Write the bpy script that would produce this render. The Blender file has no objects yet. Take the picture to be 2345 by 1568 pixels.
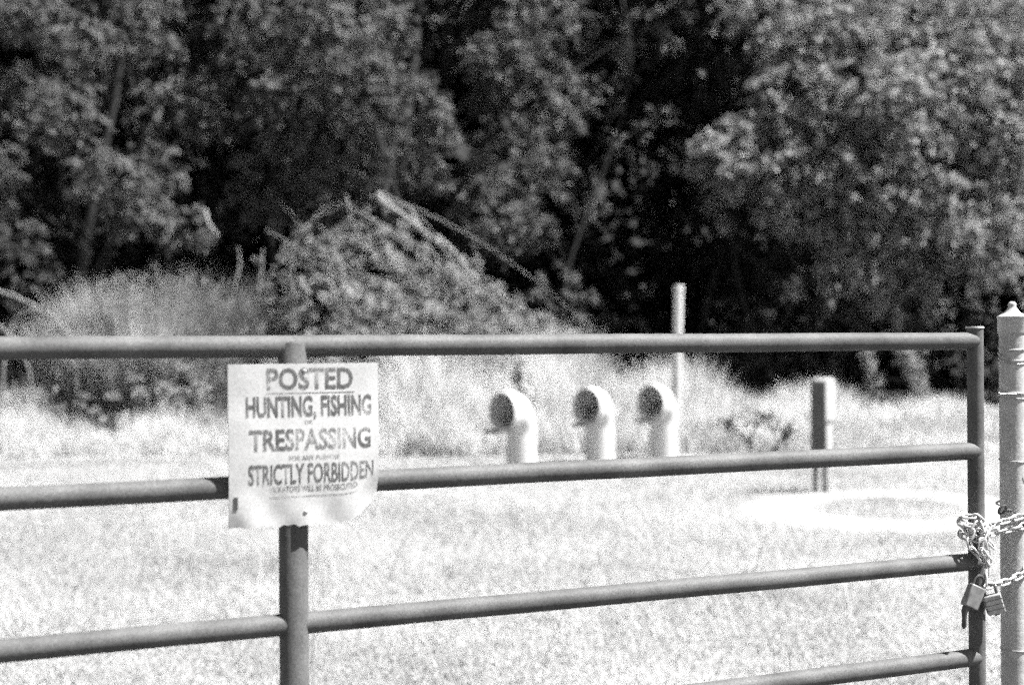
import bpy, math, random
import numpy as np
from mathutils import Vector, Matrix
rng = np.random.default_rng(11)
random.seed(5)
S = bpy.context.scene
COL = S.collection
R = math.radians

# ------------------------------------------------------------------ camera
EYE = 1.4
cd = bpy.data.cameras.new('camera')
cam = bpy.data.objects.new('camera', cd); COL.objects.link(cam)
cam.location = (0, 0, EYE)
cam.rotation_euler = (R(90), R(0.4), 0)
cd.sensor_width = 36; cd.lens = 50.0
cd.clip_start = 0.05; cd.clip_end = 2000
cd.dof.use_dof = True; cd.dof.focus_distance = 3.35; cd.dof.aperture_fstop = 2.4
S.camera = cam
# ------------------------------------------------------------------ light
SUN_EL, SUN_DIR = 58.0, (0.984, -0.178)
w = bpy.data.worlds.new('World'); S.world = w; w.use_nodes = True
nt = w.node_tree; nt.nodes.clear()
sky = nt.nodes.new('ShaderNodeTexSky'); sky.sky_type = 'NISHITA'; sky.sun_disc = False
sky.sun_elevation = R(SUN_EL); sky.sun_rotation = math.atan2(*SUN_DIR)
bw = nt.nodes.new('ShaderNodeRGBToBW'); bg = nt.nodes.new('ShaderNodeBackground'); wo = nt.nodes.new('ShaderNodeOutputWorld')
bg.inputs['Strength'].default_value = 0.05
nt.links.new(sky.outputs[0], bw.inputs[0]); nt.links.new(bw.outputs[0], bg.inputs[0]); nt.links.new(bg.outputs[0], wo.inputs[0])
sd = bpy.data.lights.new('sun', 'SUN'); sd.energy = 5.0; sd.angle = R(0.5); sd.color = (1, .995, .985)
sun = bpy.data.objects.new('sun', sd); COL.objects.link(sun)
sv = Vector((SUN_DIR[0]*math.cos(R(SUN_EL)), SUN_DIR[1]*math.cos(R(SUN_EL)), math.sin(R(SUN_EL))))
sun.rotation_euler = sv.to_track_quat('Z', 'Y').to_euler(); sun.location = (0, 0, 30)
S.view_settings.view_transform = 'Standard'; S.view_settings.look = 'None'
S.view_settings.gamma = 1.0; S.view_settings.use_curve_mapping = False
S.view_settings.exposure = 1.7
S.cycles.use_denoising = False
S.cycles.max_bounces = 6
S.cycles.use_adaptive_sampling = True; S.cycles.adaptive_threshold = .4; S.cycles.adaptive_min_samples = 4

# ------------------------------------------------------------------ helpers
def tag(o, label=None, cat=None, group=None, kind=None):
    if label: o['label'] = label
    if cat: o['category'] = cat
    if group: o['group'] = group
    if kind: o['kind'] = kind
    return o

def mesh_obj(name, verts, faces, mat=None, parent=None, smooth=False):
    me = bpy.data.meshes.new(name)
    me.from_pydata([tuple(v) for v in verts], [], [tuple(f) for f in faces])
    if smooth: me.polygons.foreach_set('use_smooth', [True]*len(me.polygons))
    me.update()
    if mat: me.materials.append(mat)
    o = bpy.data.objects.new(name, me); COL.objects.link(o)
    if parent: o.parent = parent
    return o

def tri_obj(name, V, F, mat=None, parent=None):
    """fast mesh from numpy: V (n,3), F (m,3)"""
    me = bpy.data.meshes.new(name)
    me.vertices.add(len(V)); me.vertices.foreach_set('co', np.ascontiguousarray(V, dtype=np.float32).ravel())
    me.loops.add(len(F)*3); me.loops.foreach_set('vertex_index', np.ascontiguousarray(F, dtype=np.int32).ravel())
    me.polygons.add(len(F)); me.polygons.foreach_set('loop_start', np.arange(0, len(F)*3, 3, dtype=np.int32))
    me.update(calc_edges=True)
    if mat: me.materials.append(mat)
    o = bpy.data.objects.new(name, me); COL.objects.link(o)
    if parent: o.parent = parent
    return o

def empty(name, loc=(0, 0, 0), rz=0):
    o = bpy.data.objects.new(name, None); COL.objects.link(o)
    o.location = loc; o.rotation_euler = (0, 0, rz); o.empty_display_size = .1
    return o

class MB:
    def __init__(s): s.v = []; s.f = []
    def add(s, V, F):
        k = len(s.v); s.v += [tuple(p) for p in V]; s.f += [tuple(i+k for i in f) for f in F]
    def box(s, c, size, M=None, taper=1.0):
        x, y, z = [d/2 for d in size]; V = []
        for dz in (-1, 1):
            t = 1 if dz < 0 else taper
            for dx, dy in ((-1, -1), (1, -1), (1, 1), (-1, 1)):
                p = Vector((dx*x*t, dy*y*t, dz*z)); V.append((M @ p if M else p)+Vector(c))
        s.add(V, [(3, 2, 1, 0), (4, 5, 6, 7), (0, 1, 5, 4), (1, 2, 6, 5), (2, 3, 7, 6), (3, 0, 4, 7)])
    def tube(s, pts, rad, n=10, cap=True, closed=False):
        pts = [Vector(p) for p in pts]; m = len(pts)
        if not hasattr(rad, '__len__'): rad = [rad]*m
        up = None; V = []
        for i, p in enumerate(pts):
            a = pts[(i-1) % m] if (closed or i > 0) else p
            b = pts[(i+1) % m] if (closed or i < m-1) else p
            t = (b-a).normalized()
            if up is None:
                up = t.orthogonal().normalized()
            else:
                up = (up - t*up.dot(t)).normalized()
            sd_ = t.cross(up)
            for k in range(n):
                a_ = 2*math.pi*k/n
                V.append(p + (up*math.cos(a_)+sd_*math.sin(a_))*rad[i])
        F = []
        for i in range(m if closed else m-1):
            j = (i+1) % m
            for k in range(n):
                F.append((i*n+k, i*n+(k+1) % n, j*n+(k+1) % n, j*n+k))
        if cap and not closed:
            F.append(tuple(range(n-1, -1, -1))); F.append(tuple((m-1)*n+k for k in range(n)))
        s.add(V, F)
    def lathe(s, prof, n=28, c=(0, 0, 0)):
        V = []; F = []
        for r, z in prof:
            for k in range(n):
                a = 2*math.pi*k/n; V.append((c[0]+r*math.cos(a), c[1]+r*math.sin(a), c[2]+z))
        for i in range(len(prof)-1):
            for k in range(n): F.append((i*n+k, i*n+(k+1) % n, (i+1)*n+(k+1) % n, (i+1)*n+k))
        F.append(tuple(range(n-1, -1, -1))); F.append(tuple((len(prof)-1)*n+k for k in range(n)))
        s.add(V, F)
    def build(s, name, mat, parent=None, smooth=True, bevel=0, angle=40):
        o = mesh_obj(name, s.v, s.f, mat, parent, smooth)
        if bevel:
            b = o.modifiers.new('bevel', 'BEVEL'); b.width = bevel; b.segments = 2; b.limit_method = 'ANGLE'; b.angle_limit = R(35)
        if smooth:
            o.data.set_sharp_from_angle(angle=R(angle))
        return o

F2, CX, CY = 3256., 1172., 784.          # photograph's focal length and centre in 2344-pixel units
cr, sr = math.cos(R(.4)), math.sin(R(.4))
def at(px, py, Y):
    """the point of the place seen at that pixel of the survey, Y metres ahead"""
    a, b = (px-CX)/F2*Y, (CY-py)/F2*Y
    return Vector((a*cr+b*sr, Y, EYE - a*sr + b*cr))

# ------------------------------------------------------------------ materials (black-and-white scene: neutral greys)
def mat(name, v, rough=.7, var=.15, scale=8., metallic=0., bump=0., spec=.5, detail=6., island=0., v2=None, coord='Object', stretch=None, speck=0.):
    m = bpy.data.materials.new(name); m.use_nodes = True
    t = m.node_tree; n = t.nodes; p = n['Principled BSDF']; L = t.links.new
    tc = n.new('ShaderNodeTexCoord'); nz = n.new('ShaderNodeTexNoise'); nz.inputs['Scale'].default_value = scale; nz.inputs['Detail'].default_value = detail
    src = tc.outputs[coord]
    if stretch:
        mp = n.new('ShaderNodeMapping'); mp.inputs['Scale'].default_value = stretch; L(src, mp.inputs[0]); src = mp.outputs[0]
    L(src, nz.inputs['Vector'])
    mr = n.new('ShaderNodeMapRange'); mr.inputs['From Min'].default_value = .3; mr.inputs['From Max'].default_value = .7
    lo, hi = (v*(1-var), v*(1+var)) if v2 is None else (v, v2)
    mr.inputs['To Min'].default_value = lo; mr.inputs['To Max'].default_value = hi
    L(nz.outputs['Fac'], mr.inputs['Value']); out = mr.outputs[0]
    if island:
        g = n.new('ShaderNodeNewGeometry'); m2 = n.new('ShaderNodeMapRange'); m2.inputs['To Min'].default_value = 1-island; m2.inputs['To Max'].default_value = 1+island
        L(g.outputs['Random Per Island'], m2.inputs['Value']); mu = n.new('ShaderNodeMath'); mu.operation = 'MULTIPLY'
        L(out, mu.inputs[0]); L(m2.outputs[0], mu.inputs[1]); out = mu.outputs[0]
    if speck:                       # chalky weathering, a few millimetres across
        s1 = n.new('ShaderNodeTexNoise'); s1.inputs['Scale'].default_value = 420; s1.inputs['Detail'].default_value = 2; L(src, s1.inputs['Vector'])
        s2 = n.new('ShaderNodeMapRange'); s2.inputs['From Min'].default_value = .32; s2.inputs['From Max'].default_value = .68; s2.inputs['To Min'].default_value = 1-speck; s2.inputs['To Max'].default_value = 1+speck*.6
        L(s1.outputs['Fac'], s2.inputs['Value']); mu = n.new('ShaderNodeMath'); mu.operation = 'MULTIPLY'; L(out, mu.inputs[0]); L(s2.outputs[0], mu.inputs[1]); out = mu.outputs[0]
    cb = n.new('ShaderNodeCombineColor')
    for i in range(3): L(out, cb.inputs[i])
    L(cb.outputs[0], p.inputs['Base Color'])
    p.inputs['Roughness'].default_value = rough; p.inputs['Metallic'].default_value = metallic
    p.inputs['Specular IOR Level'].default_value = spec
    if bump:
        b = n.new('ShaderNodeBump'); b.inputs['Strength'].default_value = bump; b.inputs['Distance'].default_value = .01
        n2 = n.new('ShaderNodeTexNoise'); n2.inputs['Scale'].default_value = scale*4; n2.inputs['Detail'].default_value = 8; L(src, n2.inputs['Vector'])
        L(n2.outputs['Fac'], b.inputs['Height']); L(b.outputs[0], p.inputs['Normal'])
    return m

def leaf_mat(name, v, trans=.35, island=.45, gloss=.12, scale=.8):
    m = mat(name, v, .5, .3, scale, island=island, spec=.35)
    t = m.node_tree; n = t.nodes; p = n['Principled BSDF']; L = t.links.new; out = n['Material Output']
    tr = n.new('ShaderNodeBsdfTranslucent'); mx = n.new('ShaderNodeMixShader'); mx.inputs[0].default_value = trans
    L(p.inputs['Base Color'].links[0].from_socket, tr.inputs['Color'])
    L(p.outputs[0], mx.inputs[1]); L(tr.outputs[0], mx.inputs[2]); L(mx.outputs[0], out.inputs['Surface'])
    return m

M_GATE = mat('painted_grey_steel', .105, .62, .32, 11, bump=.1, spec=.2, speck=.45)
M_POST = mat('galvanised_steel', .42, .5, .18, 22, bump=.1, spec=.4, speck=.35)
M_CHAIN = mat('zinc_chain', .55, .38, .2, 60, metallic=.3)
M_LOCK = mat('weathered_brass', .22, .45, .25, 70, metallic=.3)
M_LOCK2 = mat('laminated_steel', .38, .4, .25, 70, metallic=.3)
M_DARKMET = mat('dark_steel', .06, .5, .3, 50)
M_WIRE = mat('tie_wire_steel', .4, .45, .2, 60, metallic=.3)
M_SIGN = mat('white_sign_sheet', .45, .6, .12, 12, bump=.05, spec=.25, speck=.22)
M_WHITE = mat('white_plastic', .5, .5, .06, 5)
M_DARK = mat('dark_lining', .6, .9, .3, 9)
M_PED = mat('pale_grey_plastic', .36, .5, .1, 6)
M_BARK = mat('rough_bark', .02, .9, .45, 6, bump=.6, stretch=(1, 1, .25))
M_DEAD = mat('bleached_dead_wood', .22, .85, .3, 8, bump=.4)
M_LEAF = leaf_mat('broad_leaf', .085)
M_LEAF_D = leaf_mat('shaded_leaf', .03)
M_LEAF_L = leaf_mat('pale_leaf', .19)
M_HEAP = leaf_mat('dry_brush_leaf', .22)
M_CLUMP = leaf_mat('fine_pale_leaf', .2, trans=.45)
M_WEED = leaf_mat('weed_leaf', .07)
M_BLADE = leaf_mat('dry_grass_blade', .49, trans=.62, island=.3, scale=.5)
M_TALL = leaf_mat('tall_grass_blade', .58, trans=.5, island=.4, scale=.6)
M_PLUME = leaf_mat('clump_grass_blade', .38, trans=.6, island=.4, scale=.9)
M_ASPH = mat('added_asphalt', .05, .9, .25, 30, bump=.3)

# ground: pale dry grass soil, bare sand ring and track, dark leaf litter below the wood
def ground_mat():
    m = mat('dry_meadow_soil', .17, .95, .2, 1.4, bump=.3, v2=.215, coord='Object')
    t = m.node_tree; n = t.nodes; p = n['Principled BSDF']; L = t.links.new
    base = p.inputs['Base Color'].links[0].from_socket
    tc = n.new('ShaderNodeTexCoord')
    def mathn(op, a, b=None, c=None):
        k = n.new('ShaderNodeMath'); k.operation = op
        for i, q in enumerate((a, b, c)):
            if q is None: continue
            if isinstance(q, (int, float)): k.inputs[i].default_value = q
            else: L(q, k.inputs[i])
        return k.outputs[0]
    sx = n.new('ShaderNodeSeparateXYZ'); L(tc.outputs['Object'], sx.inputs[0])
    nz = n.new('ShaderNodeTexNoise'); nz.inputs['Scale'].default_value = .9; nz.inputs['Detail'].default_value = 5; L(tc.outputs['Object'], nz.inputs['Vector'])
    wob = mathn('MULTIPLY_ADD', nz.outputs['Fac'], .6, -.3)
    dx = mathn('DIVIDE', mathn('SUBTRACT', sx.outputs[0], 3.1), .9); dy = mathn('DIVIDE', mathn('SUBTRACT', sx.outputs[1], 11.7), 1.12)
    d = mathn('ADD', mathn('SQRT', mathn('ADD', mathn('MULTIPLY', dx, dx), mathn('MULTIPLY', dy, dy))), wob)
    ring = mathn('SMOOTH_MAX', mathn('SUBTRACT', 1.0, mathn('MULTIPLY', mathn('ABSOLUTE', mathn('SUBTRACT', d, 1.0)), 2.6)), 0.0, .2)
    ring = mathn('MINIMUM', mathn('MULTIPLY', ring, 1.6), 1.0)
    def mixv(a, val, fac):
        k = n.new('ShaderNodeMix'); k.data_type = 'RGBA'; L(fac, k.inputs[0]); L(a, k.inputs[6]); k.inputs[7].default_value = (val, val, val, 1); return k.outputs[2]
    c = mixv(base, .32, ring)
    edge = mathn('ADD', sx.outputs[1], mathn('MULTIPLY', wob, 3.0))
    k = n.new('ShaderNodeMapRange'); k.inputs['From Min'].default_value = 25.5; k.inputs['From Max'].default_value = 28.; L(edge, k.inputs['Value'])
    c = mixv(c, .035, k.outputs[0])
    L(c, p.inputs['Base Color'])
    return m
M_GROUND = ground_mat()

# ------------------------------------------------------------------ ground, and dark sheets added out of view
def gz(x, y): return .03*np.sin(x*1.1+.5)*np.cos(y*.8)*np.clip((y-5)/3, 0, 1)
xs = np.concatenate([np.linspace(-400, -40, 8)[:-1], np.linspace(-40, 40, 161), np.linspace(40, 400, 8)[1:]])
ys = np.concatenate([np.linspace(-300, -8, 8)[:-1], np.linspace(-8, 60, 137), np.linspace(60, 500, 8)[1:]])
X, Y = np.meshgrid(xs, ys); Z = gz(X, Y)
V = np.stack([X, Y, Z], -1).reshape(-1, 3); nx = len(xs)
i = (np.arange(len(ys)-1)[:, None]*nx+np.arange(nx-1)[None]).ravel()
Fg = np.concatenate([np.stack([i, i+1, i+nx+1], 1), np.stack([i, i+nx+1, i+nx], 1)])
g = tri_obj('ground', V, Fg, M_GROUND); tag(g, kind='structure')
unseen_road = mesh_obj('unseen_road', [(-200, -9, .004), (200, -9, .004), (200, 1.2, .004), (-200, 1.2, .004)], [(0, 1, 2, 3)], M_ASPH); tag(unseen_road, kind='structure')  # unseen dark road, added so less ground bounce reaches the gate
dr = mesh_obj('unseen_apron', [(-5.5, 1.2, .004), (4.5, 1.2, .004), (4.2, 4.7, .004), (-5, 4.7, .004)], [(0, 1, 2, 3)], M_ASPH); tag(dr, kind='structure')  # unseen dark apron, added under the gate to keep rail undersides dark

# ------------------------------------------------------------------ the gate: frame u along, v up, n towards the camera side
GO = Vector((-.4277, 2.7671, EYE-.0042)); GYAW = .4324
GE = Vector((math.cos(GYAW), math.sin(GYAW), 0)); GN = Vector((math.sin(GYAW), -math.cos(GYAW), 0)); GU = Vector((0, 0, 1))
def gp(u, v, n=0.): return GO + GE*u + GU*v + GN*n
UR = 1.722
gate = empty('farm_gate', (GO.x, GO.y, 0), GYAW)
tag(gate, 'grey tubular steel farm gate with four rails in view and a thick centre post', 'gate')
gate_inv = (Matrix.Translation((GO.x, GO.y, 0)) @ Matrix.Rotation(GYAW, 4, 'Z')).inverted()
GZ = GO.z
def gl(u, v, n=0.): return Vector((u, -n, GZ+v))       # gate-local point
for d in (0, .269, .5397, .7739, .96, 1.13):
    for a, b in ((-1.72, -.0003), (.0003, UR-.003)):
        mb = MB(); k = 14
        pts = [gl(a+(b-a)*j/k, -d + (.0004*math.sin(j*1.3+d*9) if 0 < j < k else 0)) for j in range(k+1)]
        mb.tube(pts, .0212, 28); mb.build('rail', M_GATE, gate)
mb = MB(); mb.lathe([(.0285, -1.22), (.0285, .004), (.027, .0075), (.020, .009)], 40, gl(0, 0)); mb.build('centre_post', M_GATE, gate)
mb = MB(); mb.tube([gl(-.008, .0070, .0225), gl(-.008, .0088, .0225)], .0032, 10); mb.build('drain_hole', M_DARKMET, gate)
for u in (UR, -1.72):
    mb = MB(); mb.lathe([(.0200, -1.22), (.0200, .030)], 32, gl(u, 0)); ep = mb.build('end_post', M_GATE, gate)
    mb = MB(); mb.lathe([(.0215, .0302), (.0222, .031), (.0222, .0345), (.0215, .0355)], 28, gl(u-.001, 0)); mb.build('post_cap', M_POST, ep)
# ------------------------------------------------------------------ the sign
SG = empty('warning_sign', gp(0, -.19, .0)); tag(SG, 'white weathered sign reading POSTED, hung on the gate\'s centre post', 'sign')
SU0, SU1, SV0, SV1 = -.1345, .1615, -.343, -.0335
def sgn(u, v, off=0.):
    n = .0415 + .0022*math.sin(u*16+.6) + .0015*math.sin(v*22) - .006*max(0, (-u-.07)/.07)**2
    uu, vv = u, v
    q = max(0, (u-.085)/.0765); w_ = max(0, min(1, (-.20-v)/.14))
    vv += .050*q**1.7*w_**2 ; n -= .016*(q*w_)**2            # torn, bent-back lower right corner
    n += 0.0026*math.sin(u*60+v*35)*w_**2 + .0017*math.sin(u*110-v*70)*w_**2     # creases along the foot
    return gp(uu, vv, n+off)
NU, NV = 40, 42
V = []; F = []
for side in (0, 1):
    for j in range(NV+1):
        for k in range(NU+1):
            u = SU0+(SU1-SU0)*k/NU; v = SV0+(SV1-SV0)*j/NV
            if j == 0: v += .0016*math.sin(k*.9)+.0013*math.sin(k*2.3)+.0012*math.sin(k*4.1)
            V.append(sgn(u, v, -.0038*side) - SG.location)
n1 = NU+1; nb = n1*(NV+1)
for j in range(NV):
    for k in range(NU):
        a = j*n1+k; F.append((a, a+1, a+n1+1, a+n1)); F.append((nb+a, nb+a+n1, nb+a+n1+1, nb+a+1))
for k in range(NU):
    F.append((k, nb+k, nb+k+1, k+1)); a = NV*n1+k; F.append((a, a+1, nb+a+1, nb+a))
for j in range(NV):
    a = j*n1; F.append((a, a+n1, nb+a+n1, nb+a)); a += NU; F.append((a, nb+a, nb+a+n1, a+n1))
mesh_obj('panel', V, F, M_SIGN, SG, True).data.set_sharp_from_angle(angle=R(50))

def ink_mat(name, thr, base):
    m = mat(name, base, .7, .4, 90)
    t = m.node_tree; n = t.nodes; L = t.links.new; p = n['Principled BSDF']; out = n['Material Output']
    tc = n.new('ShaderNodeTexCoord')
    a = n.new('ShaderNodeTexNoise'); a.inputs['Scale'].default_value = 520; a.inputs['Detail'].default_value = 3
    b = n.new('ShaderNodeTexNoise'); b.inputs['Scale'].default_value = 16; b.inputs['Detail'].default_value = 3
    L(tc.outputs['Object'], a.inputs['Vector']); L(tc.outputs['Object'], b.inputs['Vector'])
    s = n.new('ShaderNodeMath'); s.operation = 'MULTIPLY_ADD'; L(b.outputs['Fac'], s.inputs[0]); s.inputs[1].default_value = .75; L(a.outputs['Fac'], s.inputs[2])
    r = n.new('ShaderNodeMapRange'); r.inputs['From Min'].default_value = thr-.12; r.inputs['From Max'].default_value = thr+.22; L(s.outputs[0], r.inputs['Value'])
    tr = n.new('ShaderNodeBsdfTransparent'); mx = n.new('ShaderNodeMixShader')
    L(r.outputs[0], mx.inputs[0]); L(p.outputs[0], mx.inputs[1]); L(tr.outputs[0], mx.inputs[2]); L(mx.outputs[0], out.inputs['Surface'])
    return m
INK = ink_mat('faded_print', .87, .07); INK2 = ink_mat('fainter_print', .87, .10)
dg = None
def text(s, u0, u1, v0, v1, ink, bold=.018):
    c = bpy.data.curves.new('lettering', 'FONT'); c.body = s; c.offset = bold; c.resolution_u = 3
    o = bpy.data.objects.new('lettering_source', c); COL.objects.link(o)
    bpy.context.view_layer.update()
    me = bpy.data.meshes.new_from_object(o.evaluated_get(bpy.context.evaluated_depsgraph_get()))
    bpy.data.objects.remove(o); bpy.data.curves.remove(c)
    co = np.empty(len(me.vertices)*3); me.vertices.foreach_get('co', co); co = co.reshape(-1, 3)
    lo, hi = co.min(0), co.max(0)
    cap_lo = 0.0 if ',' in s else lo[1]
    P = []
    for x, y, _ in co:
        u = u0+(u1-u0)*(x-lo[0])/(hi[0]-lo[0]); v = v0+(v1-v0)*(y-cap_lo)/(hi[1]-cap_lo)
        P.append(sgn(u, v, .0007) - SG.location)
    me.vertices.foreach_set('co', np.array(P).ravel()); me.name = 'lettering'; me.update()
    me.materials.clear(); me.materials.append(ink)
    t = bpy.data.objects.new('lettering', me); COL.objects.link(t); t.parent = SG
    return t
def rule(u0, u1, v, th):
    V = []; F = []; k = 16
    for i_ in range(k+1):
        u = u0+(u1-u0)*i_/k
        V += [sgn(u, v-th/2, .0007)-SG.location, sgn(u, v+th/2, .0007)-SG.location]
    for i_ in range(k): F.append((2*i_, 2*i_+2, 2*i_+3, 2*i_+1))
    mesh_obj('printed_line', V, F, INK2, SG)
text('POSTED', -.062, .1095, -.0835, -.041, INK, .026)
rule(-.063, .112, -.0895, .0016)
text('HUNTING, FISHING', -.102, .147, -.1335, -.0945, INK, .034)
text('OR', .011, .027, -.1500, -.1420, INK2, .012)
text('TRESPASSING', -.0965, .1445, -.1995, -.1575, INK, .030)
text('FOR ANY PURPOSE', -.020, .081, -.2190, -.2090, INK2, .012)
text('STRICTLY FORBIDDEN', -.0985, .1505, -.2635, -.2240, INK, .022)
text('VIOLATORS WILL BE PROSECUTED', -.058, .1165, -.2785, -.2665, INK2, .012)
rule(-.058, .117, -.2875, .0014)
mb = MB(); q = [(-.1255, -.3075), (-.1185, -.3075), (-.1185, -.284), (-.1255, -.284)]
mb.add([sgn(a, b, .0007)-SG.location for a, b in q] + [sgn(a, b, .0014)-SG.location for a, b in q], [(3, 2, 1, 0), (4, 5, 6, 7), (0, 1, 5, 4), (1, 2, 6, 5), (2, 3, 7, 6), (3, 0, 4, 7)])
mb.build('dark_patch', M_DARKMET, SG, False)
for u, v in ((.012, -.047), (.012, -.318)):
    mb = MB(); c = sgn(u, v, .0005)-SG.location
    mb.tube([c, c+GN*.0012, c+GN*.0022], [.0042, .004, .002], 12); mb.build('screw_head', M_POST, SG)
for dv in (-.0, -.27):      # straps holding the sheet off the post
    mb = MB(); mb.tube([gp(0, -.05+dv, .026)-SG.location, gp(0, -.05+dv, .0405)-SG.location], .004, 8); mb.build('standoff', M_DARKMET, SG)

# ------------------------------------------------------------------ fence post with wires
FPU = 1.8425; fp0 = gp(FPU, 0, 0)
fpost = empty('fence_post', (fp0.x, fp0.y, 0)); tag(fpost, 'pale steel pipe post with a knobbed cap, wire wrapped round it, beside the gate', 'post')
PR = .0325
mb = MB(); mb.lathe([(PR, -.05), (PR, GZ+.05)], 40); mb.build('pipe', M_POST, fpost)
mb = MB(); mb.lathe([(.0348, GZ+.018), (.0356, GZ+.020), (.0356, GZ+.056), (.0372, GZ+.058), (.0372, GZ+.060), (.030, GZ+.064), (.020, GZ+.070), (.0125, GZ+.079), (.0095, GZ+.0845),
                    (.0102, GZ+.088), (.0098, GZ+.0925), (.006, GZ+.0965), (.001, GZ+.0975)], 40); mb.build('post_cap', M_POST, fpost)
def ring(z, tilt, rad, wr, ph=0, open_=0, n=36):
    pts = []
    for k in range(n):
        a = ph+2*math.pi*k/n*(1-open_)
        pts.append((rad*math.cos(a), rad*math.sin(a), GZ+z+tilt*math.cos(a-1.9)+.0012*math.sin(3*a+z*40)))
    m_ = MB(); m_.tube(pts, wr, 6, closed=not open_); m_.build('wire_band', M_WIRE, fpost)
ring(-.020, .003, PR+.0015, .0023); ring(-.038, .012, PR+.0016, .0023, .4)
ring(-.048, .010, PR+.0018, .0015, .9)
ring(-.125, .005, PR+.0017, .0023); ring(-.133, -.004, PR+.0019, .0023, .5); ring(-.141, .002, PR+.0016, .0015, .1)
ring(-.297, .002, PR+.0014, .0013); ring(-.765, .001, PR+.0013, .0013)
lx = -GE*PR
mb = MB(); b0 = Vector((0, 0, GZ-.131)); mb.tube([b0+GN*(PR*.9)-GE*.008, b0+GN*.031-GE*.022, b0+GN*.018-GE*.037, b0+GN*.012-GE*.050, b0+GN*.010-GE*.056+Vector((0, 0, .004))], [.0017, .0017, .002, .002, .0012], 6); mb.build('wire_tail', M_WIRE, fpost)
mb = MB(); pts = []
for k in range(14):
    a = k/13; th = math.radians(-60+40*a); pts.append(GE*(PR+.003)*math.sin(th+1.1)+GN*(PR+.003)*math.cos(th+1.1)+Vector((0, 0, GZ-.33-.10*a+.01*math.sin(a*3))))
mb.tube(pts, .0011, 5); mb.build('wire_tail', M_WIRE, fpost)

# ------------------------------------------------------------------ chain of links round gate end post and fence post
def link_mesh():
    m_ = MB(); pts = []; hl, r = .0085, .0068
    for k in range(10):
        a = math.pi*k/9 - math.pi/2; pts.append((hl+r*math.cos(a), r*math.sin(a), 0))
    for k in range(10):
        a = math.pi*k/9 + math.pi/2; pts.append((-hl+r*math.cos(a), r*math.sin(a), 0))
    m_.tube(pts, .0029, 7, closed=True)
    me = bpy.data.meshes.new('chain_link'); me.from_pydata([tuple(p) for p in m_.v], [], m_.f)
    me.polygons.foreach_set('use_smooth', [True]*len(me.polygons)); me.update(); me.materials.append(M_CHAIN); return me
LINK = link_mesh()
chain = empty('security_chain', gp(1.76, -.42, 0)); tag(chain, 'pale link chain looped round the gate end and the capped post', 'chain')
CH_SHIFT = .010
def chain_run(pts, step=.0225, twist0=0.0):
    pts = [Vector(p) for p in pts]
    # smooth the polyline
    for _ in range(2):
        q = [pts[0]]
        for a, b in zip(pts, pts[1:]): q += [a*.75+b*.25, a*.25+b*.75]
        pts = q+[pts[-1]]
    seg = [0]
    for a, b in zip(pts, pts[1:]): seg.append(seg[-1]+(b-a).length)
    n = int(seg[-1]/step)
    def ev(s):
        for k in range(len(pts)-1):
            if s <= seg[k+1]: return pts[k].lerp(pts[k+1], (s-seg[k])/max(seg[k+1]-seg[k], 1e-6))
        return pts[-1]
    for k in range(n):
        c = ev((k+.5)*step)-GE*CH_SHIFT; t = (ev(min((k+1)*step, seg[-1]))-ev(k*step)).normalized()
        up = GN if abs(t.dot(GN)) < .9 else GU
        y = (up-t*up.dot(t)).normalized(); z = t.cross(y); a = R(38)+(R(90) if k % 2 else 0)+twist0+random.uniform(-.12, .12)
        y2 = y*math.cos(a)+z*math.sin(a); z2 = t.cross(y2)
        o = bpy.data.objects.new('chain_link', LINK); COL.objects.link(o); o.parent = chain
        M = Matrix((t, y2, z2)).transposed().to_4x4(); M.translation = c-chain.location; o.matrix_local = M
def wrap(cu, rad, a0, a1, v0, v1, n=9):
    """points on an arc about a post; angle 0 faces the road, positive to the right"""
    return [gp(cu+rad*math.sin(R(a0+(a1-a0)*k/n)), v0+(v1-v0)*k/n, rad*math.cos(R(a0+(a1-a0)*k/n))) for k in range(n+1)]
cr_ = .0085
# two strands across both posts and round the back of the fence post
chain_run(wrap(UR, .020+cr_+.004, -150, -15, -.438, -.452)+[gp(1.79, -.440, .040)]+wrap(FPU, PR+cr_, -15, 190, -.432, -.405))
chain_run(wrap(UR, .020+cr_+.002, -120, 10, -.450, -.474)+[gp(1.79, -.462, .036)]+wrap(FPU, PR+cr_, -12, 150, -.458, -.425), twist0=.5)
# gathered loops at the left of the gate post, and the strand that hangs down to the locks
chain_run([gp(1.676, -.425, .02), gp(1.690, -.424, .034), gp(1.706, -.430, .040), gp(1.713, -.452, .043), gp(1.722, -.480, .040), gp(1.733, -.512, .037), gp(1.730, -.545, .036), gp(1.724, -.575, .040), gp(1.722, -.592, .042)])
chain_run([gp(1.700, -.440, .038), gp(1.684, -.462, .035), gp(1.676, -.486, .033), gp(1.690, -.508, .036), gp(1.708, -.522, .038), gp(1.722, -.545, .038)], twist0=.6)
chain_run([gp(1.735, -.447, .040), gp(1.722, -.462, .046), gp(1.706, -.478, .046), gp(1.704, -.500, .044), gp(1.718, -.520, .046), gp(1.733, -.535, .044), gp(1.738, -.560, .042)], twist0=.9)
chain_run(wrap(UR, .020+cr_+.003, -140, -10, -.470, -.484)+[gp(1.745, -.492, .040), gp(1.750, -.515, .038)], twist0=.3)
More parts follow.
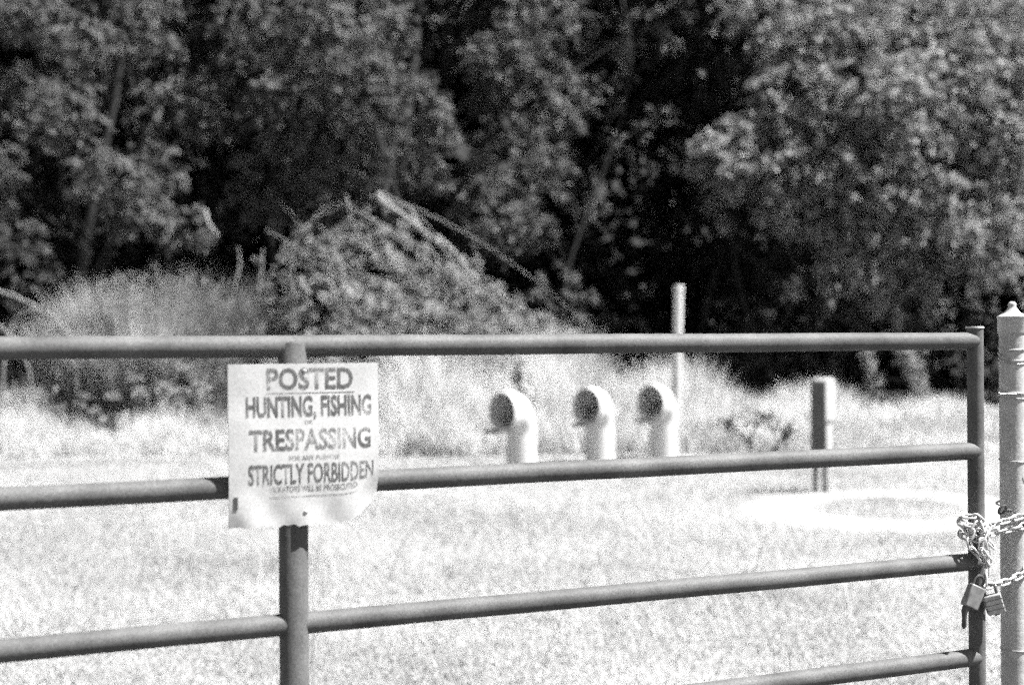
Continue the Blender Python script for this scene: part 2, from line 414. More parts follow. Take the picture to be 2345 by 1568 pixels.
# lower strand from the locks across the fence post
chain_run([gp(1.722, -.595, .04), gp(1.745, -.592, .042), gp(1.775, -.590, .043), gp(1.800, -.583, .045)]+wrap(FPU, PR+cr_, -10, 150, -.575, -.500), twist0=.2)
mb = MB(); pts = []
for k in range(18):
    a = 2*math.pi*k/18; pts.append(gp(1.789+.0105*math.cos(a), -.415+.0105*math.sin(a), .018+.006*math.sin(a)))
mb.tube([p-fpost.location for p in pts], .0032, 8, closed=True); mb.build('eye_bolt', M_DARKMET, fpost)
mb = MB(); mb.tube([gp(1.799, -.416, .02)-fpost.location, gp(1.815, -.418, .02)-fpost.location], .0035, 8); mb.build('bolt_shank', M_DARKMET, fpost)

def padlock(name, label, c, wd, ht, th, tilt, yaw, body_mat, cover):
    o = empty(name, c); tag(o, label, 'padlock', 'padlocks on the gate chain')
    o.rotation_euler = (0, tilt, GYAW+yaw)
    m_ = MB(); m_.box((0, 0, -ht/2), (wd, th, ht)); m_.build('lock_body', body_mat, o, True, bevel=.003)
    for k in range(0 if cover else 3):
        m_ = MB(); m_.box((0, 0, -ht*(.25+.25*k)), (wd+.0008, th+.0008, .0012)); m_.build('plate_seam', M_DARKMET, o, False)
    m_ = MB(); r = wd*.33; pts = [(-r, 0, -.004), (-r, 0, .012)]
    pts += [(-r*math.cos(math.pi*k/10), 0, .012+r*math.sin(math.pi*k/10)) for k in range(11)] + [(r, 0, .012), (r, 0, -.004)]
    m_.tube(pts, .0038, 8); m_.build('shackle', M_DARKMET, o)
    m_ = MB(); m_.tube([(0, 0, -ht-.0005), (0, 0, -ht-.004)], [.008, .006], 14); m_.build('keyway', M_DARKMET, o)
    if cover:
        m_ = MB(); m_.tube([(-.006, 0, -ht+.004), (-.008, 0, -ht-.012), (-.002, 0, -ht-.026), (.006, 0, -ht-.046), (.0075, 0, -ht-.052)], [.010, .008, .0055, .0062, .003], 10); m_.build('key', M_DARKMET, o)
    return o
padlock('padlock', 'tarnished padlock tilted left of the gate post with a key hanging from it', gp(1.690, -.592, .036), .040, .056, .022, R(25), R(-8), M_LOCK, True)
padlock('padlock', 'pale block padlock hanging between the gate post and the capped post', gp(1.728, -.615, .042), .042, .047, .028, R(-16), R(-35), M_LOCK2, False)

# ------------------------------------------------------------------ things out in the meadow
def hood(px, Yd, top_z, label, rot=58):
    p = at(px, 784, Yd); o = empty('hooded_standpipe', (p.x, p.y, 0), R(rot)); tag(o, label, 'standpipe', 'three hooded standpipes in the meadow')
    # local -x is the direction of the mouth
    n = 26; rings = []
    def sec(w_, h_, sq):
        q = []
        for k in range(n):
            a = 2*math.pi*k/n; c_, s_ = math.cos(a), math.sin(a)
            if s_ < 0: # squarer lower half
                e = 1-.45*sq; c_ = math.copysign(abs(c_)**e, c_); s_ = -abs(s_)**e
            q.append((w_/2*c_, h_/2*s_))
        return q
    H = .40; zc = top_z-H/2; Rb = .25; PW = .33
    path = [((0, 0, -.05), (0, 0, 1), PW, PW, 0), ((0, 0, zc-.30), (0, 0, 1), PW, PW, 0)]
    for k in range(0, 13):
        a = math.pi/2*k/12; path.append(((-Rb*(1-math.cos(a)), 0, zc-Rb+Rb*math.sin(a)), (-math.sin(a), 0, math.cos(a)), PW+.05*k/12, PW+(H-PW)*k/12, .6*k/12))
    path.append(((-Rb-.10, 0, zc-.01), (-1, 0, 0), .35, H, .6))
    def shell(sc, a0, name, m_):
        V = []; F = []
        for c, d, w_, h_, sq in path[a0:]:
            c = Vector(c); d = Vector(d); side = Vector((0, 1, 0)); upv = side.cross(d)*-1
            if upv.z < 0 or (abs(upv.z) < .01 and upv.x < 0): upv = -upv
            for a, b in sec(w_*sc, h_*sc, sq): V.append(c+side*a+upv*b)
        m = len(path[a0:])
        for i_ in range(m-1):
            for k in range(n): F.append((i_*n+k, i_*n+(k+1) % n, (i_+1)*n+(k+1) % n, (i_+1)*n+k))
        if a0: F.append(tuple(range(n)))
        return mesh_obj(name, V, F, m_, o, True)
    shell(1.0, 0, 'pipe', M_WHITE); shell(.94, 6, 'dark_lining', M_DARK)
    # rim between shell and lining
    c, d, w_, h_, sq = path[-1]; A = sec(w_, h_, sq); B = sec(w_*.94, h_*.94, sq)
    V = [(c[0], a, c[2]+b) for a, b in A]+[(c[0], a, c[2]+b) for a, b in B]
    mesh_obj('rim', V, [(k, (k+1) % n, n+(k+1) % n, n+k) for k in range(n)], M_WHITE, o)
    m_ = MB(); m_.box((c[0]-.10, -.02, c[2]-H/2-.006), (.24, .20, .04)); m_.build('flap', M_DARKMET, o, False, bevel=.004)
hood(1192, 15.4, .885, 'white hooded standpipe with dark mouth, nearest the posted sign', 54)
hood(1372, 16.2, .90, 'white hooded standpipe with dark mouth, middle one of the row of three', 61)
hood(1518, 16.8, .91, 'white hooded standpipe with dark mouth, directly before the tall white marker post')

p = at(1546, 784, 18.6); mk = empty('marker_post', (p.x, p.y, 0)); tag(mk, 'tall plain white marker post standing against the dark wood', 'post')
mk.rotation_euler = (0, R(1.3), 0)
mb = MB(); mb.lathe([(.060, -.05), (.060, 2.10)], 20); mb.build('shaft', M_WHITE, mk)
mb = MB(); mb.lathe([(.0635, 2.06), (.0645, 2.065), (.0645, 2.125), (.060, 2.135)], 20); mb.build('cap', M_WHITE, mk)

p = at(1886, 784, 13.1); pd = empty('utility_pedestal', (p.x, p.y, 0), R(44)); tag(pd, 'small utility pedestal on two dark legs with a pale rounded hood', 'utility box')
mb = MB()
V = []; F = []; W, D = .15, .15
prof = [(-W/2-.01, .66), (-W/2-.01, 1.01), (-W/2+.005, 1.04), (-W/4, 1.052), (0, 1.056), (W/4, 1.052), (W/2-.005, 1.04), (W/2+.01, 1.01), (W/2+.01, .66)]
for yy in (-D/2, D/2):
    for a, b in prof: V.append((a, yy, b))
k = len(prof)
F = [tuple(range(k)), tuple(range(2*k-1, k-1, -1))]+[(i_, k+i_, k+(i_+1) % k, (i_+1) % k) for i_ in range(k)]
mb.add(V, F); mb.build('hood', M_PED, pd, True, bevel=.008)
mb = MB(); mb.box((.004, 0, .54), (W-.05, D-.04, .40)); mb.build('front_cover', M_PED, pd, False, bevel=.004)
mb = MB(); mb.box((-W/2-.022, 0, .66), (.016, D+.006, .70)); mb.build('shade_plate', M_DARKMET, pd, False)  # dark plate added over the left face to stand for its shade
for yy in (-.05, .05):
    mb = MB(); mb.box((-.075, yy, .22), (.035, .035, .56)); mb.build('leg', M_DARKMET, pd, False, bevel=.003)

# ------------------------------------------------------------------ vegetation generators
def norm(a): return a/np.maximum(np.linalg.norm(a, axis=-1, keepdims=True), 1e-9)
def leaves_mesh(P, axis, normal, ln, wd):
    """P leaf bases (n,3) -> folded two-triangle leaves"""
    axis = norm(axis); side = norm(np.cross(axis, normal)); nn = np.cross(side, axis)
    ln = ln[:, None]; wd = wd[:, None]
    a = P; t = P+axis*ln-nn*ln*.12; mid = P+axis*ln*.45
    l = mid+side*wd*.5+nn*wd*.18; r = mid-side*wd*.5+nn*wd*.18
    n = len(P); V = np.stack([a, l, t, r], 1).reshape(-1, 3); b = np.arange(n)*4
    F = np.stack([b, b+1, b+2, b, b+2, b+3], 1).reshape(-1, 3)
    return V, F
def cloud(lobes, dens, leaf, droop=.5, twl=.7, shell=.5):
    """leafy twigs spread through ellipsoid lobes; lobes = [(centre, radii, weight)]"""
    VS, FS, off = [], [], 0
    for c, rad, wgt in lobes:
        c = np.array(c); rad = np.array(rad); area = math.pi*rad[0]*rad[2]
        T = max(6, int(dens*area*wgt/14)); Lf = 16
        d = norm(rng.normal(size=(T, 3))); d[:, 1] -= .25; d = norm(d)
        q = (shell+(1-shell)*rng.random((T, 1))**.7)*d
        o = c+rad*q*(.75+.35*rng.random((T, 1)))
        tw = norm(d*.9+rng.normal(size=(T, 3))*.55+np.array([0, 0, .15])); tl = twl*(.35+.5*rng.random((T, 1)))*min(rad[0], rad[2], .9)
        t = np.linspace(.05, 1, Lf)[None, :, None]+rng.normal(size=(T, Lf, 1))*.03
        P = o[:, None]+tw[:, None]*tl[:, None]*t+np.array([0, 0, -1.])*droop*tl[:, None]*t**2+rng.normal(size=(T, Lf, 3))*.035
        tang = norm(tw[:, None]+np.array([0, 0, -1.])*2*droop*t)
        sg = np.where(np.arange(Lf) % 2 == 0, 1., -1.)[None, :, None]
        sd_ = norm(np.cross(tang, np.array([0, 0, 1.])))
        ax = norm(tang*.6+sd_*sg*.8+np.array([0, 0, -.45])+rng.normal(size=P.shape)*.4)
        nn = norm(np.array([.40, -.30, .75])+d[:, None]*.35+rng.normal(size=P.shape)*.45)
        n = T*Lf; ln = leaf*(.6+.7*rng.random(n)); 
        V, F = leaves_mesh(P.reshape(-1, 3), ax.reshape(-1, 3), nn.reshape(-1, 3), ln, ln*(.45+.2*rng.random(n)))
        VS.append(V); FS.append(F+off); off += len(V)
    return np.concatenate(VS), np.concatenate(FS)
def Lb(px, py, Yd, rx, ry, wgt=1.):
    c = at(px, py, Yd); s = Yd/F2
    return (tuple(c), (rx*s, (rx+ry)/2*s, ry*s), wgt)
def limb(mb, a, b, r0, r1, sag=.0, n=7, seg=7):
    a, b = Vector(a), Vector(b); pts = []; rr = []
    j = [Vector(rng.normal(size=3))*.05*(b-a).length for _ in range(2)]
    for k in range(seg+1):
        t = k/seg; p_ = a.lerp(b, t)+j[0]*math.sin(math.pi*t)+j[1]*math.sin(2*math.pi*t)*.5; p_.z += sag*math.sin(math.pi*t); pts.append(p_); rr.append(r0+(r1-r0)*t)
    mb.tube(pts, rr, n)
def tree(label, bx, Yd, lobes, top, r0=.16, dens=380, leaf=.115, m=M_LEAF, group='trees of the dark wood', droop=.5, shell=.5):
    b = at(bx, 784, Yd); base = Vector((b.x, Yd, -.05))
    t = empty('broadleaf_tree', base); tag(t, label, 'tree', group)
    mb = MB(); tp = Vector((b.x+rng.normal()*.4, Yd+rng.normal()*.3, top)); limb(mb, (0, 0, 0), tp-base, r0*.6, r0*.2, 0, 10, 12)
    mb.build('trunk', M_BARK, t)
    for c, rad, _ in lobes:
        c = Vector(c); zz = max(.6, min(top*.95, c.z-.5-.35*math.hypot(c.x-b.x, c.y-Yd)))
        st = Vector((base.x+(tp.x-base.x)*zz/top, base.y+(tp.y-base.y)*zz/top, zz))
        m_ = MB(); limb(m_, st-base, c-base, r0*.24*(1-zz/top*.6), .012, .15); m_.build('limb', M_BARK, t)
    V, F = cloud(lobes, dens, leaf, droop, shell=shell)
    tag(tri_obj('crown', V-np.array(base), F, m, t), kind='stuff')
    return t

# ---- the wood: front trees
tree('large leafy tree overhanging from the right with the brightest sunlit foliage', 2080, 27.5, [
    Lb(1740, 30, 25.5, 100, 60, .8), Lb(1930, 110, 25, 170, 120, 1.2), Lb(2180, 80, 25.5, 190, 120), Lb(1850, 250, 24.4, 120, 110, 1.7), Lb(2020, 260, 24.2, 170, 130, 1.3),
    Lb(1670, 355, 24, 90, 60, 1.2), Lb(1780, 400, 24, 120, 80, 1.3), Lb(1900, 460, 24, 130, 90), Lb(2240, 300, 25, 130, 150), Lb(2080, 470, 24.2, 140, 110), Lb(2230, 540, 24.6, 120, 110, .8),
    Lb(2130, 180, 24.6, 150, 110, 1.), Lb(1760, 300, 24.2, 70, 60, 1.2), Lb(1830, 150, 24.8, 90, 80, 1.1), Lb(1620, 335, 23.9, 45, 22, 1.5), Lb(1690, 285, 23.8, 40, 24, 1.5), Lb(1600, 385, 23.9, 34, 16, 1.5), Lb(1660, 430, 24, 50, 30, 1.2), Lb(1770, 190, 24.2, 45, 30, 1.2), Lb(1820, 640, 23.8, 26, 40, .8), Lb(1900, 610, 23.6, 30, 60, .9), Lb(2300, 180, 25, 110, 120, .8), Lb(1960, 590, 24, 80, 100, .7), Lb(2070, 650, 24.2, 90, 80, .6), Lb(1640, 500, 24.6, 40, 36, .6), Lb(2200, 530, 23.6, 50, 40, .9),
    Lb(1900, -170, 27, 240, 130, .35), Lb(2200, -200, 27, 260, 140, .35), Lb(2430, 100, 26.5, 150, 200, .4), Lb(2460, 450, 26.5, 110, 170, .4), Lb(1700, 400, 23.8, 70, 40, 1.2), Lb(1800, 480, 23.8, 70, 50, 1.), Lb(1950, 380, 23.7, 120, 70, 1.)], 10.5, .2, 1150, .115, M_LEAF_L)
tree('slender leafy tree right of the middle with one bright cluster near its top', 1330, 29.5, [
    Lb(1160, 130, 28, 90, 70, 1.2), Lb(1240, 40, 28.6, 100, 60), Lb(1130, 210, 28, 60, 60, .9), Lb(1250, 230, 29.5, 110, 100, .7), Lb(1180, 370, 28.8, 120, 100, .8), Lb(1200, 520, 27.2, 70, 45, 1.2),
    Lb(1130, 480, 28, 90, 90, .7), Lb(1380, 130, 31, 90, 80, .4), Lb(1460, 300, 31, 90, 80, .22), Lb(1310, 420, 30.5, 80, 80, .35), Lb(1500, 60, 30.5, 90, 60, .3), Lb(1300, -180, 30.5, 280, 140, .4)], 10.8, .08, 900, .11)
tree('broad grey-leaved tree left of the middle with a drooping leafy bough', 885, 28.6, [
    Lb(600, 40, 27, 120, 80, .8), Lb(760, 60, 26.6, 130, 110, .9), Lb(835, 190, 26, 100, 115), Lb(885, 60, 26.8, 60, 70, .9), Lb(690, 230, 26.4, 130, 110), Lb(560, 170, 27, 90, 80, .3), Lb(770, 350, 26.6, 120, 110, .8), Lb(640, 400, 27, 100, 90, .7),
    Lb(960, 230, 25.4, 75, 60, 1.1), Lb(1000, 290, 25.2, 42, 60, 1.1), Lb(985, 350, 25.2, 26, 50, 1.3), Lb(1015, 410, 25.2, 16, 36, 1.3), Lb(900, 350, 26.4, 70, 90, .7), Lb(560, 470, 27, 80, 60, .25), Lb(720, 480, 26.5, 110, 70, .6),
    Lb(800, -160, 28, 280, 130, .4)], 10.2, .17, 900, .11)
tree('dark tree at the far left with a lit leafy lobe hanging low', 190, 28.5, [
    Lb(70, 30, 25, 110, 55, 1.2), Lb(150, 250, 24.4, 80, 70, 1.1), Lb(130, 300, 24.4, 60, 50), Lb(250, 400, 24, 95, 70, 1.1), Lb(310, 490, 24, 80, 60, 1.2), Lb(60, 210, 26, 80, 60, .7), Lb(40, 540, 26, 70, 60, .5), Lb(330, 60, 27, 100, 80, .6),
    Lb(400, 250, 27, 110, 90, .5), Lb(200, 110, 26.5, 90, 70, .7), Lb(440, 520, 25.6, 60, 50, .6), Lb(380, 380, 25.4, 70, 50, .7), Lb(-60, 350, 25.5, 100, 140, .6), Lb(200, -170, 27.5, 280, 130, .4), Lb(-100, -50, 26, 150, 150)], 10.0, .18, 900, .11)
# ---- the wood: taller trees behind
back = [(-260, 33, 'tall shaded tree standing beyond the left edge behind the dark tree'), (330, 34, 'tall shaded tree behind the low lit leafy lobe'), (700, 35.5, 'tall shaded tree behind the broad grey-leaved tree'),
        (1060, 34.5, 'tall shaded tree in the gap right of the drooping bough'), (1560, 35.5, 'tall shaded tree in the dark gap left of the bright overhanging tree'), (1790, 33.5, 'tall shaded tree behind the low shrubs on the right'), (2230, 33, 'tall shaded tree behind the bright overhanging tree'), (2700, 32, 'tall shaded tree beyond the right edge')]
for bx, Yd, lab in back:
    s = Yd/F2; lob = []
    for k in range(13):
        lob.append(Lb(bx+rng.normal()*130, rng.uniform(-520, 520), Yd+rng.normal()*1.2, rng.uniform(110, 190), rng.uniform(90, 150), .8))
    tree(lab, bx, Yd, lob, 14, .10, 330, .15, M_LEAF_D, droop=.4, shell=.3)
# ---- wooded slope that closes the view
gx = np.linspace(-90, 90, 46); gy = np.linspace(52, 130, 30); X, Y = np.meshgrid(gx, gy)
Z = -.3+(Y-52)*.55+1.2*np.sin(X*.21+Y*.1)*np.clip((Y-52)/8, 0, 1)+.8*np.sin(X*.5-Y*.33)*np.clip((Y-52)/8, 0, 1)
V = np.stack([X, Y, Z], -1).reshape(-1, 3); i = (np.arange(29)[:, None]*46+np.arange(45)[None]).ravel()
tag(tri_obj('hillside', V, np.concatenate([np.stack([i, i+1, i+47], 1), np.stack([i, i+47, i+46], 1)]), mat('dark_forest_floor', .014, .95, .4, .8, bump=.6)), kind='structure')
# ---- canopy of the far wood, one mass
lob = []
for k in range(420):
    x = rng.uniform(-26, 26); y = rng.uniform(38, 50); z = rng.uniform(.3, 17)
    lob.append(((x, y, z), (2.2, 1.6, 1.8), .7))
for k in range(90):
    x = rng.uniform(-20, 26); y = rng.uniform(29, 42); z = rng.uniform(12, 15.5)
    lob.append(((x, y, z), (2.2, 2.0, 1.2), .8))
for k in range(140):
    x = rng.uniform(-30, 34); y = rng.uniform(46, 66); z = rng.uniform(9, 13)+max(0, y-52)*.55
    lob.append(((x, y, z), (2.6, 2.4, 1.3), .9))
V, F = cloud(lob, 90, .34, .3, shell=.2)
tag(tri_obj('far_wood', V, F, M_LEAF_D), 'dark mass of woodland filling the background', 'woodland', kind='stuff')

def shrub(name, label, cat, lobes, m, dens=380, leaf=.1, group=None, stems=6, droop=.4):
    cx_ = sum(l[0][0] for l in lobes)/len(lobes); cy_ = sum(l[0][1] for l in lobes)/len(lobes); base = Vector((cx_, cy_, 0))
    o = empty(name, base); tag(o, label, cat, group)
    for k in range(stems):
        l = lobes[k % len(lobes)][0]; m_ = MB(); limb(m_, (rng.normal()*.1, rng.normal()*.1, -.03), Vector(l)-base, .022, .006, .05, 6); m_.build('stem', M_BARK, o)
    V, F = cloud(lobes, dens, leaf, droop); tag(tri_obj('foliage', V-np.array(base), F, m, o), kind='stuff')
    return o
UG = 'shrubs at the foot of the wood'
shrub('shrub', 'low dim shrub just right of the tall white marker post', 'shrub', [Lb(1690, 720, 26, 60, 50, .8), Lb(1760, 690, 26.3, 70, 55, .7), Lb(1740, 790, 25.8, 90, 55, .7), Lb(1660, 800, 26, 60, 40, .7)], M_WEED, group=UG)
shrub('shrub', 'dim rounded shrub under the overhanging tree, behind the pedestal', 'shrub', [Lb(1880, 720, 26, 80, 60, .6), Lb(1990, 730, 26.5, 80, 60, .6), Lb(1900, 810, 25.8, 100, 50, .7)], M_LEAF, group=UG)
shrub('shrub', 'dark shrub near the top of the gate\'s end post', 'shrub', [Lb(2150, 730, 26.5, 80, 70, .5), Lb(2280, 690, 26.8, 80, 70, .5), Lb(2180, 840, 26.5, 100, 60, .4), Lb(2330, 820, 26.5, 80, 90, .4)], M_LEAF_D, group=UG)
shrub('shrub', 'dark low shrub between brush heap and white marker post', 'shrub', [Lb(1330, 700, 25.5, 80, 50, .7), Lb(1430, 740, 25.5, 70, 40, .7), Lb(1250, 640, 25.6, 70, 50, .7)], M_LEAF, group=UG)
shrub('shrub', 'dark shrub behind the left end of the pale grass clump', 'shrub', [Lb(30, 620, 26, 60, 50, .5), Lb(110, 650, 26, 70, 50, .4), Lb(-30, 740, 25, 60, 70, .5)], M_LEAF_D, group=UG)

# ---- brush heap with dead branches
hb = at(900, 784, 22.5); heap = empty('brush_heap', (hb.x, hb.y, 0)); tag(heap, 'tangled heap of brush and dead branches overgrown with vines, at the wood\'s edge', 'brush heap')
lob = [Lb(640, 600, 22.5, 60, 60, .35), Lb(740, 570, 22.6, 90, 60, .55), Lb(720, 680, 22, 100, 70, .9), Lb(840, 600, 22.6, 110, 70, 1.), Lb(850, 700, 21.8, 120, 70, 1.2), Lb(980, 640, 22.4, 100, 60, 1.), Lb(980, 730, 21.8, 120, 60, 1.2), Lb(1100, 690, 22.5, 90, 50, 1.), Lb(1130, 760, 22, 110, 50, 1.1),
       Lb(880, 500, 22.8, 60, 50, .6), Lb(790, 800, 21.6, 200, 70, 1.), Lb(1060, 820, 21.8, 180, 60, 1.), Lb(600, 760, 22, 90, 70, .4), Lb(1190, 830, 21.5, 60, 60, .6), Lb(1280, 770, 22, 70, 35, .6), Lb(1200, 740, 22.2, 80, 45, .8), Lb(920, 540, 22.9, 70, 40, .6), Lb(1060, 620, 22.8, 60, 40, .6)]
V, F = cloud(lob, 700, .08, .6); tag(tri_obj('foliage', V-np.array(heap.location), F, M_HEAP, heap), kind='stuff')
sticks = [(862, 300, 880, 500, 26, .085), (905, 330, 925, 500, 14, .05), (865, 445, 960, 520, 26, .075), (940, 480, 1010, 560, 14, .05), (1000, 540, 1100, 650, 18, .06), (670, 590, 800, 500, 24, .07), (700, 575, 830, 520, 10, .04), (690, 585, 800, 640, 14, .05), (1110, 655, 1180, 698, 12, .05), (1010, 680, 1060, 750, 16, .06),
          (470, 480, 500, 540, 10, .045), (930, 640, 1040, 600, 8, .03), (820, 650, 960, 690, 10, .04), (760, 700, 850, 640, 8, .03), (1040, 620, 1130, 640, 8, .03), (900, 700, 960, 760, 10, .04)]
for k, (x0, y0, x1, y1, _, r0) in enumerate(sticks):
    m_ = MB(); Yd = 21.9+.9*rng.random() if k > 1 else 22.8
    limb(m_, at(x0, y0, Yd)-heap.location, at(x1, y1, Yd-.3)-heap.location, r0*.55, r0*.35, 0, 8); m_.build('dead_branch', M_DEAD if k > 1 else M_BARK, heap)

canes = 0
for (x0, y0, x1, y1, k_) in ((870, 455, 1260, 770, 7), (690, 585, 1050, 720, 5), (690, 585, 860, 480, 5), (640, 560, 560, 740, 2), (820, 640, 1180, 780, 6), (760, 520, 1000, 700, 5), (1000, 600, 1080, 760, 3)):
    for k in range(k_):
        a = at(x0+rng.normal()*55, y0+rng.normal()*26, 22.2+rng.normal()*.3); b = at(x1+rng.normal()*90, y1+rng.normal()*45, 21.6+rng.normal()*.3)
        m_ = MB(); limb(m_, a-heap.location, b-heap.location, .0115, .005, rng.uniform(-.1, .2), 5); m_.build('dead_cane', M_DEAD, heap)

# ---- blades of grass
def blades(P, h, wd, lean, mat_, name, parent=None, off=(0, 0, 0), bend=.6):
    n = len(P); az = rng.random(n)*2*math.pi; d = np.stack([np.cos(az), np.sin(az), np.zeros(n)], 1)
    az2 = rng.random(n)*2*math.pi; s = np.stack([np.cos(az2), np.sin(az2), np.zeros(n)], 1)
    h = h[:, None]; wd = wd[:, None]; ln = lean[:, None]
    up = np.array([0, 0, 1.])
    m1 = P+up*h*.5+d*ln*h*.35; t = P+up*h*(1-.25*ln*bend)+d*ln*h*1.0
    V = np.stack([P-s*wd*.5, P+s*wd*.5, m1-s*wd*.42, m1+s*wd*.42, t], 1).reshape(-1, 3)
    b = np.arange(n)*5
    F = np.stack([b, b+1, b+3, b, b+3, b+2, b+2, b+3, b+4], 1).reshape(-1, 3)
    return tri_obj(name, V-np.array(off), F, mat_, parent)
def field(n, y0, y1, spread=.40):
    y = y0+(y1-y0)*rng.random(n)**1.0; x = (rng.random(n)*2-1)*(spread*y+.6)
    return x, y
# short meadow grass
n = 230000; u_ = rng.random(n); y = 5.2+(26-5.2)*u_**1.35; x = (rng.random(n)*2-1)*(.41*y+.5)
ringd = np.hypot((x-3.1)/.9, (y-11.7)/1.12); keep = (np.abs(ringd-1) > .36) | (rng.random(n) < .04)
pat = np.sin(x*2.1+np.sin(y*1.3)*2)+np.sin(y*1.7+x*.8+1)+rng.normal(size=n)*1.2
keep &= pat > -2.4
x, y, pat = x[keep], y[keep], pat[keep]
P = np.stack([x, y, gz(x, y)-.003], 1); h = (.02+.045*rng.random(len(x)))*(1+.18*np.clip(pat, -1, 2))
tag(blades(P, h, .004+.0005*y, .5+1.1*rng.random(len(x)), M_BLADE, 'meadow_grass'), 'short pale sunlit grass covering the meadow', 'grass', kind='stuff')
# wispy taller stalks in the near meadow
n = 900; y = rng.uniform(6, 14, n); x = (rng.random(n)*2-1)*(.38*y); P = np.stack([x, y, gz(x, y)], 1)
tag(blades(P, .18+.35*rng.random(n)**2, np.full(n, .006), .3+.7*rng.random(n), M_BLADE, 'seed_stalks'), 'thin pale seed stalks standing over the short grass', 'grass', kind='stuff')
# tall grass band before the wood
n = 85000; px = rng.uniform(-150, 2500, n); Yd = rng.uniform(17.5, 25.5, n)
hx = np.interp(px, [-150, 100, 500, 800, 1150, 1350, 1550, 1750, 2000, 2200, 2500], [.95, .8, .85, 1.6, 1.95, 1.7, 1.3, .95, .75, .45, .4])
hx *= np.interp(Yd, [17.5, 20, 22, 25.5], [.3, .85, 1, 1])*(.8+.2*np.sin(px*.021)+.12*np.sin(px*.063+Yd*2))
X_ = (px-CX)/F2*Yd; P = np.stack([X_, Yd, gz(X_, Yd)], 1)
keep = rng.random(n) < np.interp(px, [-150, 90, 110, 520, 560, 2500], [1, 1, .85, .85, 1, 1])
P = P[keep]; hx = hx[keep]; n = len(P)
tag(blades(P, hx*(.55+.5*rng.random(n)), np.full(n, .022), .12+.4*rng.random(n), M_TALL, 'tall_grass'), 'band of tall pale grass along the foot of the wood', 'grass', kind='stuff')

# ---- pale tall grass clump on the left
c = at(335, 784, 21.5); clump = empty('grass_clump', (c.x, c.y, 0)); tag(clump, 'big pale bushy clump of tall reedy grass behind the left part of the gate', 'grass clump')
K = 46; ta = rng.random(K)*2*math.pi; tr_ = np.sqrt(rng.random(K)); tc_ = np.stack([1.0*tr_*np.cos(ta), .65*tr_*np.sin(ta)], 1); th_ = .66+.46*rng.random(K)
n = 15000; ti = rng.integers(0, K, n); P = np.zeros((n, 3)); P[:, :2] = np.array([c.x, c.y])+tc_[ti]+rng.normal(size=(n, 2))*.07; r = np.clip(tr_[ti]+.05*rng.normal(size=n), 0, 1)
az = np.arctan2(P[:, 1]-c.y, (P[:, 0]-c.x)); hh = 2.8*th_[ti]*(.45+.55*rng.random(n)**.6)*(1-.25*r**2)
hh *= np.interp(P[:, 0]-c.x, [-1.1, -.7, -.3, .2, .8, 1.1], [.8, .9, 1.02, 1.0, 1.02, .9])
d = np.stack([np.cos(az), np.sin(az), np.zeros(n)], 1)*(.12+.38*r[:, None]**1.5)+rng.normal(size=(n, 3))*np.array([.1, .1, 0])
s = norm(rng.normal(size=(n, 3))*np.array([1, 1, 0])); up = np.array([0, 0, 1.]); H = hh[:, None]; wd = .02
m1 = P+up*H*.55+d*H*.35; t = P+up*H*.97+d*H
V = np.stack([P-s*wd*.5, P+s*wd*.5, m1-s*wd*.45, m1+s*wd*.45, t], 1).reshape(-1, 3); b = np.arange(n)*5
F = np.stack([b, b+1, b+3, b, b+3, b+2, b+2, b+3, b+4], 1).reshape(-1, 3)
tag(tri_obj('blades', V-np.array(clump.location), F, M_PLUME, clump), kind='stuff')
V, F = cloud([Lb(190, 740, 21.2, 60, 60, .9), Lb(270, 700, 21.2, 70, 60), Lb(360, 690, 21.3, 80, 60), Lb(450, 690, 21.2, 70, 60), Lb(520, 720, 21.2, 50, 60, .8), Lb(240, 800, 21, 90, 60, .8), Lb(400, 800, 21, 110, 60, .8), Lb(130, 800, 21, 50, 50, .7), Lb(500, 830, 20.8, 60, 50, .6)], 900, .05, .1, shell=.7)
tag(tri_obj('foliage', V-np.array(clump.location), F, M_CLUMP, clump), kind='stuff')
shrub('weed_patch', 'dark leafy weeds at the foot of the pale grass clump', 'weeds', [Lb(180, 890, 20.3, 60, 50, .8), Lb(270, 910, 20.2, 70, 60, .9), Lb(370, 930, 20.0, 80, 60, 1.), Lb(460, 930, 20.0, 60, 55, 1.), Lb(300, 850, 20.4, 60, 40, .6), Lb(410, 870, 20.3, 60, 50, .7), Lb(250, 960, 19.9, 50, 30, .7)], M_HEAP, 220, .09, stems=8)
shrub('weed_patch', 'small grey weeds in the tall grass behind the nearest standpipe', 'weeds', [Lb(1190, 850, 19, 40, 40, .8), Lb(1220, 900, 18.8, 40, 30, .6)], M_WEED, 300, .08, stems=5)
shrub('weed_patch', 'low dark weeds in the grass between marker post and pedestal', 'weeds', [Lb(1670, 970, 17.6, 50, 18, .7), Lb(1740, 960, 17.8, 40, 22, .6), Lb(1800, 985, 17.5, 30, 14, .5)], M_WEED, 300, .07, stems=4)

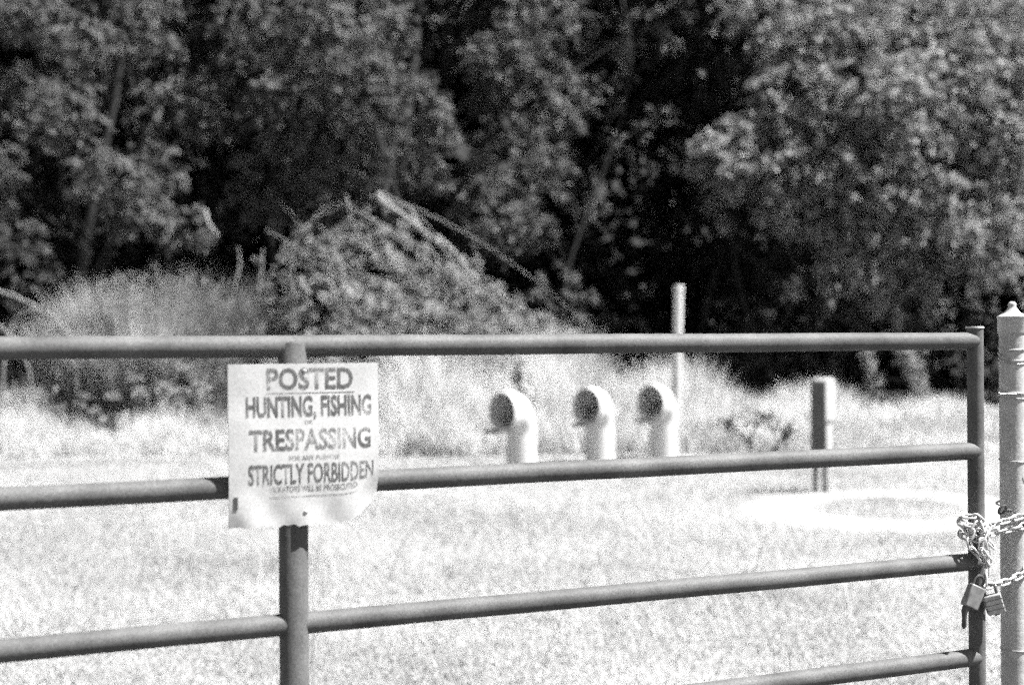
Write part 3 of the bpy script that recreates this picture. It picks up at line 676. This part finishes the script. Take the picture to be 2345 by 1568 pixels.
def weed(label, pts, Yd):
    b = at(*pts[0], Yd); o = empty('tall_weed', b); tag(o, label, 'weed', 'tall weeds before the dark wood')
    P_ = [at(a, b_, Yd)-b for a, b_ in pts]; m_ = MB(); m_.tube(P_, [.02]*(len(P_)-1)+[.008], 6); m_.build('stem', M_HEAP, o)
    lobes = [((p.x, p.y, p.z), (.12, .12, .13), 3.) for p in P_[1:]]
    lobes += [(tuple(P_[k].lerp(P_[k+1], .5)), (.10, .1, .1), 3.) for k in range(1, len(P_)-1)]
    V, F = cloud(lobes, 500, .07, .3); tag(tri_obj('leaves', V, F, M_HEAP, o), kind='stuff')
weed('upright pale weed right of the pedestal, before the dark wood', [(2000, 990), (2000, 880), (1992, 840), (1985, 800)], 23)
weed('tall leaning pale weed left of the gate\'s end post', [(2135, 1000), (2115, 920), (2090, 860), (2068, 810), (2062, 790)], 23)
weed('short pale weed rising behind the top rail beside the leaning weed', [(2110, 1000), (2105, 900), (2100, 850), (2096, 806)], 23.5)

def vine(label, pts, Yd, r):
    b = at(*pts[0], Yd); o = empty('bare_vine', b); tag(o, label, 'vine', 'bare vines at the left edge')
    P_ = [at(a, b_, Yd)-b for a, b_ in pts]
    for _ in range(2):
        q = [P_[0]]
        for a, b_ in zip(P_, P_[1:]): q += [a*.75+b_*.25, a*.25+b_*.75]
        P_ = q+[P_[-1]]
    m_ = MB(); m_.tube(P_, [r*(1-.4*k/len(P_)) for k in range(len(P_))], 7); m_.build('stem', M_DEAD, o)
vine('straight bare vine sloping down from the left edge of the wood', [(-120, 630), (-40, 655), (20, 672), (60, 690), (90, 703)], 20.5, .024)
vine('arched bare vine beside the pale grass clump', [(0, 1000), (10, 800), (28, 735), (60, 708), (95, 708), (140, 735), (170, 790), (180, 950)], 20.3, .021)
vine('bare vine falling steeply under the arched one', [(-80, 690), (-30, 725), (10, 755), (40, 785), (70, 840), (80, 1000)], 20.2, .024)

def stalk(label, pts, Yd, r):
    b = at(*pts[0], Yd); o = empty('weed_stalk', b); tag(o, label, 'stalk', 'dark stalks near the gate')
    P_ = [at(a, b_, Yd)-b for a, b_ in pts]; m_ = MB(); m_.tube(P_, [r]*(len(P_)-1)+[r*.4], 6); m_.build('stem', M_DARKMET, o)
    m_ = MB(); m_.tube([P_[-1], P_[-1]+Vector((-.002, 0, .006)), P_[-1]+Vector((-.003, 0, .012))], [.0015, .002, .0006], 6); m_.build('seed_head', M_DARKMET, o)
stalk('thin dark stalk at the lower edge near the lowest visible rail', [(1822, 1900), (1816, 1620), (1812, 1560), (1806, 1500)], 4.6, .0022)
stalk('dark stalk tip at the lower edge, left of the thin dark stalk', [(1085, 1900), (1078, 1650), (1072, 1566)], 4.6, .004)
